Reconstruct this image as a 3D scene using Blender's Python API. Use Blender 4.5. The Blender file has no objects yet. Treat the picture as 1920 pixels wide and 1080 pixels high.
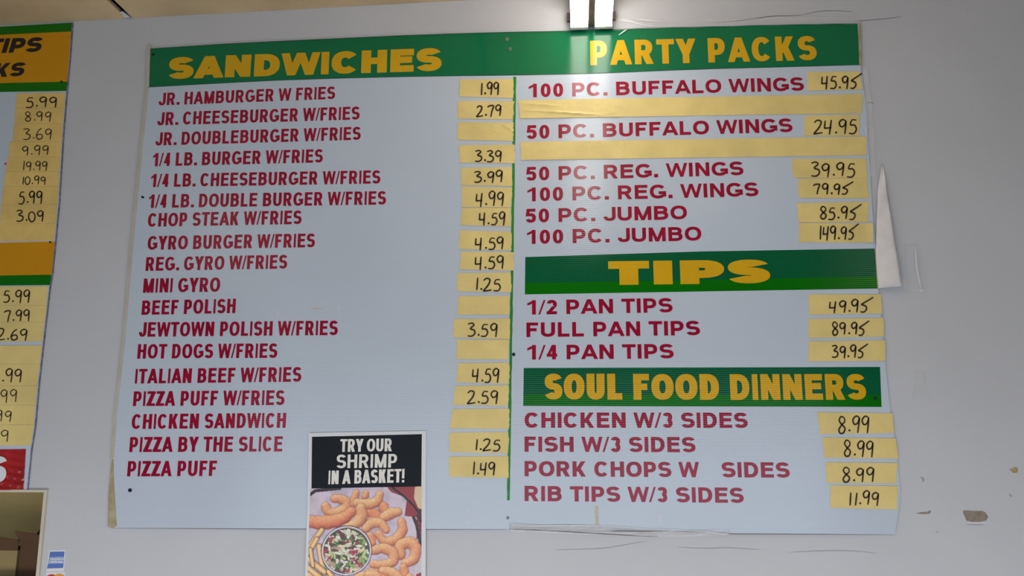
import bpy, math, random
import numpy as np
from mathutils import Vector, Matrix

random.seed(7)
sc = bpy.context.scene
COL = sc.collection

# ------------------------------------------------------------------ camera, world, light, exposure
F = 1620.0                      # focal length in pixels of the 1920 wide frame
RV = np.array([-0.182282633, 0.0765271107, -0.00580655902])
CB = np.array([1.49820229, 0.25310794, 2.74065049])     # camera in board coordinates (x right, y up, z out of the wall)
Z0 = 1.39                       # height of the board's lower edge above the floor


def rod(r):
    th = np.linalg.norm(r); k = r / th
    K = np.array([[0, -k[2], k[1]], [k[2], 0, -k[0]], [-k[1], k[0], 0]])
    return np.eye(3) + math.sin(th) * K + (1 - math.cos(th)) * K @ K


RB = rod(RV) @ np.diag([1., -1., -1.])                  # board coords -> camera (x right, y down, z forward)
B2W = np.array([[1., 0, 0], [0, 0, -1.], [0, 1., 0]])   # board coords -> world
CAMW = B2W @ CB + np.array([0, 0, Z0])
cam_d = bpy.data.cameras.new('camera'); cam = bpy.data.objects.new('camera', cam_d); COL.objects.link(cam)
Rcw = B2W @ RB.T @ np.diag([1., -1., -1.])              # blender camera axes -> world
M = Matrix([list(Rcw[i]) + [CAMW[i]] for i in range(3)] + [[0, 0, 0, 1]])
cam.matrix_world = M
cam_d.sensor_width = 36.0; cam_d.lens = 36.0 * F / 1920.0
cam_d.clip_start = 0.02
sc.camera = cam

sc.view_settings.view_transform = 'Standard'
sc.view_settings.look = 'None'
sc.view_settings.gamma = 1.0
sc.view_settings.exposure = -0.15
sc.view_settings.use_curve_mapping = False

world = bpy.data.worlds.new('world'); sc.world = world; world.use_nodes = True
bg = world.node_tree.nodes['Background']
bg.inputs[0].default_value = (0.62, 0.74, 1.0, 1); bg.inputs[1].default_value = 0.6


def area(name, loc, rot, sx, sy, power, col):
    l = bpy.data.lights.new(name, 'AREA'); l.shape = 'RECTANGLE'; l.size = sx; l.size_y = sy
    l.energy = power; l.color = col
    o = bpy.data.objects.new(name, l); o.location = loc; o.rotation_euler = rot; COL.objects.link(o)
    return o


# daylight coming in through the shop window behind the camera, and the other ceiling lamps of the room
area('shop_window_daylight', (1.1, -4.72, 1.05), (math.radians(90), 0, 0), 5.0, 1.7, 50, (0.72, 0.88, 1.0))
for lx, pw, cl in ((-0.9, 5, (1.0, 0.86, 0.74)), (3.6, 5, (1.0, 0.90, 0.78))):
    area('room_lamp', (lx, -3.3, 3.0), (0, 0, 0), 0.3, 2.0, pw, cl)


# added fill light below the frame, shining up to brighten the lower wall
area('low_fill_light', (1.15, -1.2, 0.60), (math.radians(122), 0, 0), 4.6, 0.35, 24, (0.97, 0.98, 1.0))

# ------------------------------------------------------------------ helpers
def on_wall(px, py, d=0.0):
    """point of the wall plane (d metres proud of it) that shows at this place of the 1920x1080 photograph"""
    v = np.array([(px - 960) / F, (py - 540) / F, 1.0])
    w = RB.T @ v
    t = (d - CB[2]) / w[2]
    b = CB + w * t
    return Vector((b[0], -d, b[1] + Z0))


def on_plane_y(px, py, y):
    return on_wall(px, py, -y)


def tag(o, label=None, cat=None, group=None, kind=None):
    if label: o['label'] = label
    if cat: o['category'] = cat
    if group: o['group'] = group
    if kind: o['kind'] = kind
    return o


def mesh_obj(name, verts, faces, mat, parent=None, smooth=False):
    me = bpy.data.meshes.new(name)
    me.from_pydata([tuple(v) for v in verts], [], faces)
    me.update()
    if mat: me.materials.append(mat)
    if smooth:
        for p in me.polygons: p.use_smooth = True
    o = bpy.data.objects.new(name, me); COL.objects.link(o)
    if parent:
        o.parent = parent
        o.matrix_parent_inverse = Matrix.Translation(-parent.location)
    return o


def empty(name, loc, label=None, cat=None, group=None):
    o = bpy.data.objects.new(name, None); o.location = loc; o.empty_display_size = 0.05
    COL.objects.link(o)
    return tag(o, label, cat, group)


class MB:
    def __init__(s): s.v = []; s.f = []

    def add(s, vs, fs):
        n = len(s.v); s.v += [Vector(v) for v in vs]; s.f += [tuple(i + n for i in f) for f in fs]

    def box(s, a, b):
        x0, y0, z0 = a; x1, y1, z1 = b
        s.add([(x0, y0, z0), (x1, y0, z0), (x1, y1, z0), (x0, y1, z0), (x0, y0, z1), (x1, y0, z1), (x1, y1, z1), (x0, y1, z1)],
              [(0, 3, 2, 1), (4, 5, 6, 7), (0, 1, 5, 4), (1, 2, 6, 5), (2, 3, 7, 6), (3, 0, 4, 7)])

    def tube(s, p0, p1, r, n=16, caps=True):
        p0 = Vector(p0); p1 = Vector(p1); d = (p1 - p0).normalized()
        a = d.orthogonal().normalized(); b = d.cross(a)
        vs = []
        for p in (p0, p1):
            for i in range(n):
                t = 2 * math.pi * i / n
                vs.append(p + (a * math.cos(t) + b * math.sin(t)) * r)
        fs = [(i, (i + 1) % n, n + (i + 1) % n, n + i) for i in range(n)]
        if caps: fs += [tuple(reversed(range(n))), tuple(range(n, 2 * n))]
        s.add(vs, fs)

    def build(s, name, mat, parent=None, smooth=False):
        return mesh_obj(name, s.v, s.f, mat, parent, smooth)


def slab(name, pts, d0, d1, mat, parent=None):
    """plate lying against the wall: outline in photograph pixels, back d0 and front d1 metres out of the wall"""
    n = len(pts)
    fr = [on_wall(x, y, d1) for x, y in pts]
    bk = [Vector((p.x, -d0, p.z)) for p in fr]
    fs = [tuple(reversed(range(n))), tuple(range(n, 2 * n))]
    fs += [(i, (i + 1) % n, n + (i + 1) % n, n + i) for i in range(n)]
    return mesh_obj(name, fr + bk, fs, mat, parent)


# ------------------------------------------------------------------ materials
def s2l(c):
    return tuple(((x / 255) / 12.92 if x / 255 <= 0.04045 else ((x / 255 + 0.055) / 1.055) ** 2.4) for x in c)


def material(name, col, rough=0.5, spec=0.5, var=0.06, scale=6.0, bump=0.0, bscale=60.0, flutes=0.0, metal=0.0,
             var2=None, coat=0.0):
    """procedural surface: base colour varied by noise, optional fine relief and optional horizontal flutes"""
    m = bpy.data.materials.new(name); m.use_nodes = True
    nt = m.node_tree; N = nt.nodes; L = nt.links
    b = N['Principled BSDF']
    b.inputs['Roughness'].default_value = rough
    b.inputs['Specular IOR Level'].default_value = spec
    b.inputs['Metallic'].default_value = metal
    b.inputs['Coat Weight'].default_value = coat
    b.inputs['Coat Roughness'].default_value = 0.08
    tc = N.new('ShaderNodeTexCoord')
    no = N.new('ShaderNodeTexNoise'); no.inputs['Scale'].default_value = scale; no.inputs['Detail'].default_value = 5
    L.new(tc.outputs['Object'], no.inputs['Vector'])
    rp = N.new('ShaderNodeValToRGB')
    c = np.array(col[:3]); c2 = np.array(var2 if var2 else c * (1 - 2 * var))
    rp.color_ramp.elements[0].position = 0.32; rp.color_ramp.elements[1].position = 0.68
    rp.color_ramp.elements[0].color = (*c2, 1); rp.color_ramp.elements[1].color = (*np.minimum(c * (1 + var * .4), 1), 1)
    L.new(no.outputs['Fac'], rp.inputs['Fac']); L.new(rp.outputs['Color'], b.inputs['Base Color'])
    last = None
    if bump:
        n2 = N.new('ShaderNodeTexNoise'); n2.inputs['Scale'].default_value = bscale; n2.inputs['Detail'].default_value = 3
        L.new(tc.outputs['Object'], n2.inputs['Vector'])
        bp = N.new('ShaderNodeBump'); bp.inputs['Strength'].default_value = bump; bp.inputs['Distance'].default_value = 0.003
        L.new(n2.outputs['Fac'], bp.inputs['Height']); last = bp
    if flutes:
        wv = N.new('ShaderNodeTexWave'); wv.wave_type = 'BANDS'; wv.bands_direction = 'Z'
        wv.inputs['Scale'].default_value = 48.0; wv.inputs['Distortion'].default_value = 0.0
        L.new(tc.outputs['Object'], wv.inputs['Vector'])
        b2 = N.new('ShaderNodeBump'); b2.inputs['Strength'].default_value = 1.0; b2.inputs['Distance'].default_value = flutes
        L.new(wv.outputs['Fac'], b2.inputs['Height'])
        if last: L.new(last.outputs['Normal'], b2.inputs['Normal'])
        last = b2
    if last: L.new(last.outputs['Normal'], b.inputs['Normal'])
    return m


FL = 0.00009
M_wall = material('painted_wall', (0.545, 0.54, 0.565), 0.55, 0.4, 0.03, 1.6, 0.25, 26)
M_dim = material('dark_panelling', (0.10, 0.075, 0.06), 0.6, 0.3)
M_ceil = material('ceiling_panel_tan', (0.66, 0.49, 0.29), 0.8, 0.2, 0.10, 5)
M_gap = material('ceiling_bar_dark', (0.03, 0.028, 0.03), 0.6, 0.3)
M_floor = material('floor_tile', (0.35, 0.33, 0.30), 0.5)
M_board = material('corrugated_plastic', (0.52, 0.575, 0.66), 0.15, 0.35, 0.02, 2.2, 0, 0, FL)
M_green = material('green_vinyl', (0.002, 0.15, 0.058), 0.13, 0.36, 0.04, 4, 0, 0, FL)
M_dgreen = material('deep_green_vinyl', (0.002, 0.10, 0.038), 0.13, 0.36, 0.05, 4, 0, 0, FL)
M_bgreen = material('bright_green_vinyl', (0.002, 0.145, 0.002), 0.13, 0.36, 0.04, 4, 0, 0, FL)
M_gold = material('gold_vinyl', (0.66, 0.37, 0.012), 0.13, 0.36, 0.04, 6, 0, 0, FL)
M_maroon = material('maroon_vinyl', (0.33, 0.006, 0.035), 0.13, 0.36, 0.10, 20, 0, 0, FL)
M_tape = material('masking_tape', (0.78, 0.60, 0.225), 0.45, 0.4, 0.06, 9, 0.5, 45)
M_tapeold = material('masking_tape_dingy', (0.78, 0.54, 0.17), 0.5, 0.4, 0.07, 12, 0.5, 45)
M_ink = material('marker_ink', (0.055, 0.032, 0.016), 0.5, 0.3, 0.3, 30)
M_orange = material('orange_vinyl', (0.62, 0.27, 0.003), 0.35, 0.4, 0.03, 5)
M_black = material('black_vinyl', (0.018, 0.013, 0.012), 0.4, 0.4)
M_edge = material('yellowed_edge_tape', (0.44, 0.40, 0.32), 0.5, 0.3, 0.1, 14, 0.3, 60, 0, 0, (0.50, 0.47, 0.44))
M_edgeb = material('brown_edge_grime', (0.30, 0.24, 0.12), 0.6, 0.2, 0.2, 30, 0, 0, 0, 0, (0.42, 0.38, 0.26))
M_white = material('white_paper_and_glint', (0.72, 0.72, 0.74), 0.5, 0.3, 0.03)
M_torn = material('torn_backing_paper', (0.74, 0.69, 0.68), 0.7, 0.2, 0.05, 20, 0.6, 40)
M_pblack = material('printed_black', (0.008, 0.011, 0.016), 0.5, 0.2, 0.05)
M_pwhite = material('printed_white', (0.80, 0.76, 0.70), 0.4, 0.3, 0.05, 30)
M_steel = material('dull_steel', (0.30, 0.30, 0.30), 0.4, 0.5, 0.1, 30, metal=0.8)
M_hole = material('dark_screw', (0.010, 0.010, 0.016), 0.5, 0.3)
M_chip = material('bare_plasterboard', (0.30, 0.245, 0.20), 0.9, 0.1, 0.12, 60, 0.5, 120)
M_chipy = material('bare_plasterboard_yellow', (0.40, 0.31, 0.15), 0.9, 0.1, 0.12, 60)
M_lip = material('peeled_paint_lip', (0.75, 0.73, 0.72), 0.6, 0.3)
M_crack_shade = material('hairline_crack_and_shade', (0.16, 0.13, 0.13), 0.9, 0.1)
M_crackf_shade = material('faint_crack_and_shade', (0.36, 0.34, 0.38), 0.9, 0.1)
M_khaki = material('khaki_board', (0.85, 0.62, 0.26), 0.8, 0.2, 0.05, 5)
M_holder = material('white_lamp_holder', (0.85, 0.84, 0.80), 0.3, 0.4)
M_card = material('brown_cardboard', (0.13, 0.07, 0.04), 0.85, 0.15, 0.08, 10)
M_cardl = material('tan_cardboard', (0.36, 0.27, 0.12), 0.85, 0.15, 0.06, 10)
M_trim = material('cream_trim', (0.62, 0.56, 0.46), 0.5, 0.3)
M_house = material('lamp_housing', (0.10, 0.085, 0.075), 0.45, 0.4, 0.15, 20)
M_red = material('red_foil', (0.42, 0.012, 0.016), 0.22, 0.6, 0.15, 12, 0.9, 16)
M_blue = material('blue_print', (0.09, 0.17, 0.50), 0.4, 0.4, 0.04)
M_lblue = material('pale_blue_print', (0.36, 0.44, 0.68), 0.4, 0.4, 0.2, 160)
M_stain = material('tape_residue', (0.55, 0.50, 0.42), 0.5, 0.4, 0.08, 40)
M_stainw = material('faint_residue', (0.56, 0.59, 0.66), 0.4, 0.4, 0.05, 40)

m = bpy.data.materials.new('clear_tape'); m.use_nodes = True
b = m.node_tree.nodes['Principled BSDF']; b.inputs['Base Color'].default_value = (0.8, 0.8, 0.82, 1)
b.inputs['Roughness'].default_value = 0.12; b.inputs['Alpha'].default_value = 0.16
b.inputs['Specular IOR Level'].default_value = 0.8
M_clear = m
m = bpy.data.materials.new('tube_glow'); m.use_nodes = True
b = m.node_tree.nodes['Principled BSDF']; b.inputs['Base Color'].default_value = (0.9, 0.9, 0.9, 1)
b.inputs['Emission Color'].default_value = (1.0, 0.95, 0.86, 1); b.inputs['Emission Strength'].default_value = 13.0
M_tube = m


# ------------------------------------------------------------------ lettering: every glyph is drawn from strokes
ADV = dict(A=722, B=722, C=722, D=722, E=667, F=611, G=778, H=722, I=278, J=556, K=722, L=611, M=833, N=722, O=778, P=667,
           R=722, S=667, T=611, U=722, V=667, W=944, Y=667, Z=611)
for ch in '0123456789': ADV[ch] = 556
ADV['.'] = 278; ADV['/'] = 278; ADV['!'] = 333; ADV[' '] = 278
SB = dict(A=.01, V=.01, W=.01, Y=.01, T=.03, C=.06, G=.06, O=.06, S=.055, J=.04, Z=.03)
SB['/'] = 0.0; SB['.'] = .09; SB['1'] = .08


def glyph(ch, w, s, t):
    q = []; lv = [0]
    def V(x, y0=0., y1=1.): lv[0] += 1; add([(x - s / 2, y0), (x + s / 2, y0), (x + s / 2, y1), (x - s / 2, y1)])
    def H(y, x0=0., x1=None, k=1.):
        x1 = w if x1 is None else x1
        lv[0] += 1; add([(x0, y - t * k / 2), (x1, y - t * k / 2), (x1, y + t * k / 2), (x0, y + t * k / 2)])
    def D(x0, y0, x1, y1, d=None):
        d = s if d is None else d
        if y0 > y1: x0, y0, x1, y1 = x1, y1, x0, y0
        lv[0] += 1; add([(x0 - d / 2, y0), (x0 + d / 2, y0), (x1 + d / 2, y1), (x1 - d / 2, y1)])
    def add(P): q.append((lv[0], P))
    def R(cx, cy, rx, ry, a0, a1, p=2.25):
        lv[0] += 1
        n = max(4, int(abs(a1 - a0) / 13))
        def pt(a, ax, ay):
            c = math.cos(a); d = math.sin(a)
            return (cx + ax * math.copysign(abs(c) ** (2 / p), c), cy + ay * math.copysign(abs(d) ** (2 / p), d))
        for i in range(n):
            a = math.radians(a0 + (a1 - a0) * i / n); c = math.radians(a0 + (a1 - a0) * (i + 1) / n)
            ix = max(rx - s / 2, .004); iy = max(ry - t / 2, .004)
            add([pt(a, rx + s / 2, ry + t / 2), pt(c, rx + s / 2, ry + t / 2), pt(c, ix, iy), pt(a, ix, iy)])
    l = s / 2; r = w - s / 2; bt = t / 2; tp = 1 - t / 2; c = w / 2
    if ch == 'A': D(l, 0, c, 1); D(r, 0, c, 1); H(.29, w * .22, w * .78)
    elif ch == 'B':
        V(l); m_ = .53; x = w * .5
        H(tp, 0, x); H(m_, 0, x); H(bt, 0, x)
        R(x, (tp + m_) / 2, w * .95 - l - x, (tp - m_) / 2, -90, 90); R(x, (m_ + bt) / 2, r - x, (m_ - bt) / 2, -90, 90)
    elif ch == 'C': R(c, .5, c - l, .5 - bt, 38, 322)
    elif ch == 'D': V(l); x = w * .42; H(tp, 0, x); H(bt, 0, x); R(x, .5, r - x, .5 - bt, -90, 90)
    elif ch == 'E': V(l); H(tp); H(.53, 0, w * .93); H(bt)
    elif ch == 'F': V(l); H(tp); H(.50, 0, w * .88)
    elif ch == 'G': R(c, .5, c - l, .5 - bt, 38, 318); V(w - s * .5, .13, .52); H(.52 - t / 2, w * .54, w)
    elif ch == 'H': V(l); V(r); H(.53)
    elif ch == 'I': V(c)
    elif ch == 'J': V(r, .3, 1); R(c, .3, c - l, .3 - bt, 175, 360)
    elif ch == 'K': V(l); D(s * .95, .33, w - s * .62, 1, s * 1.1); D(s * 1.35, .58, w - s * .58, 0, s * 1.12)
    elif ch == 'L': V(l); H(bt)
    elif ch == 'M': V(l * .95); V(w - l * .95); D(s * .55, 1, c, 0, s * .95); D(w - s * .55, 1, c, 0, s * .95)
    elif ch == 'N': V(l); V(r); D(s * .5, 1, w - s * .5, 0, s * 1.05)
    elif ch == 'O': R(c, .5, c - l, .5 - bt, 0, 360)
    elif ch == 'P': V(l); m_ = .41; x = w * .52; H(tp, 0, x); H(m_, 0, x); R(x, (tp + m_) / 2, r - x, (tp - m_) / 2, -90, 90)
    elif ch == 'R':
        V(l); m_ = .46; x = w * .5; H(tp, 0, x); H(m_, 0, x); R(x, (tp + m_) / 2, w * .95 - l - x, (tp - m_) / 2, -90, 90)
        D(w * .52, .48, w - s * .55, 0, s * 1.12)
    elif ch == 'S':
        m_ = .51
        R(c, (tp + m_) / 2, (c - l) * .96, (tp - m_) / 2, 22, 270); R(c, (m_ + bt) / 2, c - l, (m_ - bt) / 2, 90, -158)
    elif ch == 'T': H(tp); V(c)
    elif ch == 'U': V(l, .36, 1); V(r, .36, 1); R(c, .36, c - l, .36 - bt, 180, 360)
    elif ch == 'V': D(l, 1, c, 0); D(r, 1, c, 0)
    elif ch == 'W':
        d = s * .86; D(d / 2, 1, w * .27, 0, d); D(w * .27, 0, c, 1, d); D(c, 1, w * .73, 0, d); D(w * .73, 0, w - d / 2, 1, d)
    elif ch == 'Y': D(s * .58, 1, c, .38, s * 1.1); D(w - s * .58, 1, c, .38, s * 1.1); V(c, 0, .46)
    elif ch == 'Z': H(tp, w * .03); H(bt); D(s * .68, t * .5, w - s * .68, 1 - t * .5, s * 1.3)
    elif ch == '0': R(c, .5, c - l, .5 - bt, 0, 360)
    elif ch == '1': V(w * .68); lv[0] += 1; add([(w * .06, .62), (w * .68, .80), (w * .68, 1.0), (w * .06, .79)])
    elif ch == '2':
        R(c, .69, c - l, .31 - bt, 165, -38); H(bt); D(s * .62, t * .6, w - s * .72, .55, s * 1.15)
    elif ch == '3':
        m_ = .52
        R(c, (tp + m_) / 2, (c - l) * .94, (tp - m_) / 2, 158, -90); R(c, (m_ + bt) / 2, c - l, (m_ - bt) / 2, 90, -160)
    elif ch == '4': V(w * .70); H(.29, 0, w); D(s * .45, .30, w * .64, 1, s * .8)
    elif ch == '5':
        H(tp, w * .18, w * .95); D(w * .16, .46, w * .27, 1, s * .9); R(c, .34, c - l, .34 - bt, 132, -160)
    elif ch == '/': D(s * .2, 0, w - s * .2, 1, s * .5)
    elif ch == '.': add([(0, 0), (min(w, s * 1.1), 0), (min(w, s * 1.1), t * 1.2), (0, t * 1.2)])
    elif ch == '!': V(c, .3, 1); V(c, 0, t * 1.05)
    return q


def up_px(px, py):
    v = np.array([970.6 - px, -8246.0 - py]); return v / np.linalg.norm(v)


def letter_words(name, mat, parent, label, text, *a, **k):
    ws = {}
    letter_run(ws, text, *a, **k)
    for w_ in ws.values():
        if w_.v: tag(w_.build(name, mat, parent), label)


def letter_run(mb, text, p0, p1, cap, s=.2, t=.17, track=0.0, d=.0058, shear=0.0, cap1=None, grow=0.0):
    """baseline from p0 to p1 in photograph pixels; cap height in pixels; s and t stem and bar weight per cap height"""
    tot = 0; pos = []
    for i, ch in enumerate(text):
        a = ADV[ch] / 716.0
        pos.append(tot); tot += a + track
    tot -= track
    sb0 = SB.get(text[0], .09); sb1 = SB.get(text[-1], .09)
    ink = tot - sb0 - sb1
    L = math.hypot(p1[0] - p0[0], p1[1] - p0[1]); k = L / cap / ink
    cap1 = cap1 or cap
    dest = mb; wi = 0
    for n, ch in enumerate(text):
        if ch == ' ':
            wi += 1; continue
        if isinstance(dest, dict):
            mb = dest.setdefault(wi, MB())
        sb = SB.get(ch, .09); w = ADV[ch] / 716.0 - 2 * sb
        if grow: w += grow; sb -= grow / 2
        if ch == '.': w = ADV[ch] / 716.0 - sb
        for lev, poly in glyph(ch, w, min(s / k, w) if ch != '.' else s / k, t):
            vs = []
            for (x, y) in poly:
                u = (pos[n] + sb + x - sb0 + shear * y) / ink
                cp = cap + (cap1 - cap) * u
                bx = p0[0] + u * (p1[0] - p0[0]); by = p0[1] + u * (p1[1] - p0[1])
                e = up_px(bx, by)
                vs.append(on_wall(bx + e[0] * y * cp, by + e[1] * y * cp, d + lev * .00003))
            mb.add(vs, [(0, 1, 2, 3)])


# handwritten digits, pen paths in a unit box
HW = {
    '0': [[(.5, 1), (.15, .8), (.1, .35), (.4, 0), (.8, .2), (.85, .7), (.5, 1)]],
    '1': [[(.5, 1), (.45, .5), (.4, 0)]],
    '2': [[(.05, .82), (.35, 1), (.75, .9), (.6, .5), (.1, .05), (.2, .0), (.95, .08)]],
    '3': [[(.05, .92), (.5, 1), (.75, .85), (.35, .58), (.8, .45), (.85, .18), (.5, .0), (.05, .04)]],
    '4': [[(.12, .95), (.08, .5), (.15, .42), (.8, .46)], [(.75, 1), (.68, .5), (.62, -.04)]],
    '5': [[(.85, .92), (.4, .95)], [(.38, .95), (.22, .6), (.65, .58), (.85, .3), (.6, .02), (.08, .03)]],
    'f': [[(1.5, 1.22), (.9, .95), (.35, .72), (.2, .62), (.65, .5), (.75, .25), (.45, .02), (.05, .05)]],
    '6': [[(.75, 1), (.35, .75), (.12, .3), (.35, .0), (.8, .12), (.75, .42), (.4, .45), (.18, .3)]],
    '7': [[(.02, .82), (.3, .95), (.85, .95), (.65, .5), (.5, -.03)]],
    '8': [[(.7, .92), (.35, 1), (.15, .78), (.4, .55), (.8, .3), (.65, .03), (.3, .0), (.15, .22), (.45, .5), (.75, .7), (.7, .92)]],
    '9': [[(.8, .9), (.45, 1), (.12, .78), (.3, .5), (.65, .58), (.82, .88)], [(.82, .92), (.78, .5), (.7, -.02)]],
    '.': [[(.42, .04), (.55, .0)]],
}
HA = {'1': .55, '.': .36, 'f': .9}


def smooth_path(P, n=5):
    if len(P) < 3: return P
    out = []
    Q = [P[0]] + P + [P[-1]]
    for i in range(1, len(Q) - 2):
        for j in range(n):
            t = j / n
            pt = []
            for k in (0, 1):
                a, b, c, d = Q[i - 1][k], Q[i][k], Q[i + 1][k], Q[i + 2][k]
                pt.append(.5 * (2 * b + (c - a) * t + (2 * a - 5 * b + 4 * c - d) * t * t + (3 * b - a - 3 * c + d) * t ** 3))
            out.append(tuple(pt))
    out.append(P[-1])
    return out


def ribbon(mb, P, wpx, d, wend=None):
    """thin stroke through photograph pixels P, wpx wide, d metres out of the wall"""
    n = len(P)
    Ls = []; Rs = []
    for i in range(n):
        a = P[max(i - 1, 0)]; c = P[min(i + 1, n - 1)]
        dx, dy = c[0] - a[0], c[1] - a[1]; l = math.hypot(dx, dy) or 1
        w = wpx / 2
        if wend is not None:
            f = i / (n - 1); w = (wend + (wpx - wend) * (math.sin(math.pi * f) ** .6)) / 2
        Ls.append((P[i][0] - dy / l * w, P[i][1] + dx / l * w)); Rs.append((P[i][0] + dy / l * w, P[i][1] - dx / l * w))
    vs = [on_wall(x, y, d) for x, y in Ls] + [on_wall(x, y, d) for x, y in Rs]
    mb.add(vs, [(i, i + 1, n + i + 1, n + i) for i in range(n - 1)])


def handwrite(mb, text, box, pen=2.3, d=.0082, rise=0.0):
    x0, y0, x1, y1 = box
    h = y1 - y0
    adv = [HA.get(c, .84) for c in text]
    tot = sum(adv) - .1
    k = (x1 - x0) / tot
    if 'f' in text: k = (x1 - x0) / (tot + .45)
    rnd = random.Random(hash((round(x0), round(y0))) & 0xffff)
    x = x0
    hh = h * (.80 if 'f' in text else .93)
    for i, c in enumerate(text):
        jx = rnd.uniform(-.03, .03); jy = rnd.uniform(-.05, .05); sl = rnd.uniform(-.02, .08); sz = rnd.uniform(.9, 1.02)
        wch = min(k * .80, hh * .85)
        for path in HW[c]:
            S = smooth_path(path, 4)
            pts = [(x + (u + jx + sl * v) * wch, y1 - (v * sz + jy) * hh - rise * (x - x0)) for u, v in S]
            if c == '.':
                mx = sum(p[0] for p in pts) / 2 - .22 * wch; my = y1 - .13 * hh
                pts = [(mx - pen * .55, my), (mx + pen * .55, my)]
                ribbon(mb, pts, pen * 1.15, d)
            else:
                ribbon(mb, pts, pen, d, pen * .7)
        x += adv[i] * k


# ------------------------------------------------------------------ the setting
def zc(x):      # height of the wall-ceiling line, which runs slightly out of level
    a = on_wall(135, 40); b_ = on_wall(890, 0)
    return a.z + (x - a.x) * (b_.z - a.z) / (b_.x - a.x)


XL, XR, YF = -2.6, 5.6, -4.8
# opening of the serving hatch, lower left
oa = on_wall(-330, 923); ob_ = on_wall(86, 923)
OX0, OX1, OZ1 = oa.x, ob_.x, ob_.z
OZ0 = OZ1 - 0.75
mb = MB(); th = .12
mb.box((XL, 0, 0), (OX0, th, 3.6)); mb.box((OX1, 0, 0), (XR, th, 3.6))
mb.box((OX0, 0, OZ1), (OX1, th, 3.6)); mb.box((OX0, 0, 0), (OX1, th, OZ0))
wall = tag(mb.build('wall_back', M_wall), kind='structure', label='pale lilac grey painted wall behind the menu boards')
for nm, a, c in (('wall_left', (XL - th, YF, 0), (XL, th, 3.6)), ('wall_right', (XR, YF, 0), (XR + th, th, 3.6))):
    w = MB(); w.box(a, c); tag(w.build(nm, M_wall), kind='structure')
# shop front with its big window opening behind the camera
w = MB()
w.box((XL, YF - th, 0), (XR, YF, .2)); w.box((XL, YF - th, 1.9), (XR, YF, 3.6))
w.box((XL, YF - th, .2), (-1.4, YF, 1.9)); w.box((3.6, YF - th, .2), (XR, YF, 1.9))
tag(w.build('wall_front', M_dim), kind='structure')
w = MB(); w.box((XL - th, YF - th, -.1), (XR + th, th, 0)); tag(w.build('floor', M_floor), kind='structure')

# ceiling: tan panels, dark bar between two of them
seam_x = on_wall(243, 36).x
seams = [XL, seam_x - 1.22, seam_x, seam_x + 1.22, seam_x + 2.44, seam_x + 3.66, XR]
g = .012
ceil = MB(); ceil.add([(XL, th, zc(XL) + .03), (XR, th, zc(XR) + .03), (XR, YF, zc(XR) + .03), (XL, YF, zc(XL) + .03),
                       (XL, th, zc(XL) + .08), (XR, th, zc(XR) + .08), (XR, YF, zc(XR) + .08), (XL, YF, zc(XL) + .08)],
                      [(0, 3, 2, 1), (4, 5, 6, 7), (0, 1, 5, 4), (1, 2, 6, 5), (2, 3, 7, 6), (3, 0, 4, 7)])
ceil_o = tag(ceil.build('ceiling', M_gap), kind='structure', label='tan panelled ceiling with dark open joints')
for i in range(len(seams) - 1):
    xa, xb = seams[i] + g, seams[i + 1] - g
    ys = [-.001, -1.22, -2.44, -3.66, YF]
    for j in range(4):
        ya, yb = ys[j], ys[j + 1] + .004
        p = MB()
        v = []
        for dz in (0, .012):
            for (x, y) in ((xa, ya), (xb, ya), (xb, yb), (xa, yb)): v.append((x, y, zc(x) + dz))
        p.add(v, [(0, 3, 2, 1)[::-1], (4, 5, 6, 7), (0, 1, 5, 4), (1, 2, 6, 5), (2, 3, 7, 6), (3, 0, 4, 7)])
        p.build('ceiling_panel', M_ceil, ceil_o)
# torn white paper stuck on the dark joint
p = MB(); x = seam_x; z = zc(x)
p.add([(x - .013, -.008, z - .001), (x + .006, -.006, z - .001), (x + .004, -.03, z - .001), (x + .001, -.052, z - .001), (x - .012, -.047, z - .001), (x - .010, -.03, z - .001)],
      [(0, 1, 2, 3, 4, 5)])
tag(p.build('torn_paper', M_white, ceil_o), 'white torn paper scrap on the dark joint')

# hatch interior
DEP = .55
h = MB()
h.box((OX0 - .3, th + DEP, OZ0 - .3), (OX1 + .6, th + DEP + .02, OZ1 + .5))
h.box((OX0 - .32, th, OZ0 - .3), (OX0 - .3, th + DEP, OZ1 + .5)); h.box((OX1 + .6, th, OZ0 - .3), (OX1 + .62, th + DEP, OZ1 + .5))
h.box((OX0 - .3, th, OZ1 + .5), (OX1 + .6, th + DEP, OZ1 + .52))
tag(h.build('wall_hatch', M_khaki), kind='structure', label='khaki back wall seen through the hatch opening')
tr = MB()
tr.box((OX1 - .002, -.008, OZ0), (OX1 + .008, .03, OZ1)); tr.box((OX0, -.008, OZ1), (OX1 + .008, .03, OZ1 + .008))
tag(tr.build('trim_1', M_trim), kind='structure', label='thin cream trim around the hatch opening')
# shelf inside the hatch
YS = .30
zs = on_plane_y(40, 1074, YS).z
sh = MB(); sh.box((OX0 - .28, th + .02, zs - .03), (OX1 + .55, th + DEP - .02, zs))
tag(sh.build('shelf', M_gap), 'dark shelf board inside the hatch, carrying cardboard boxes', 'shelf')


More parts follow.
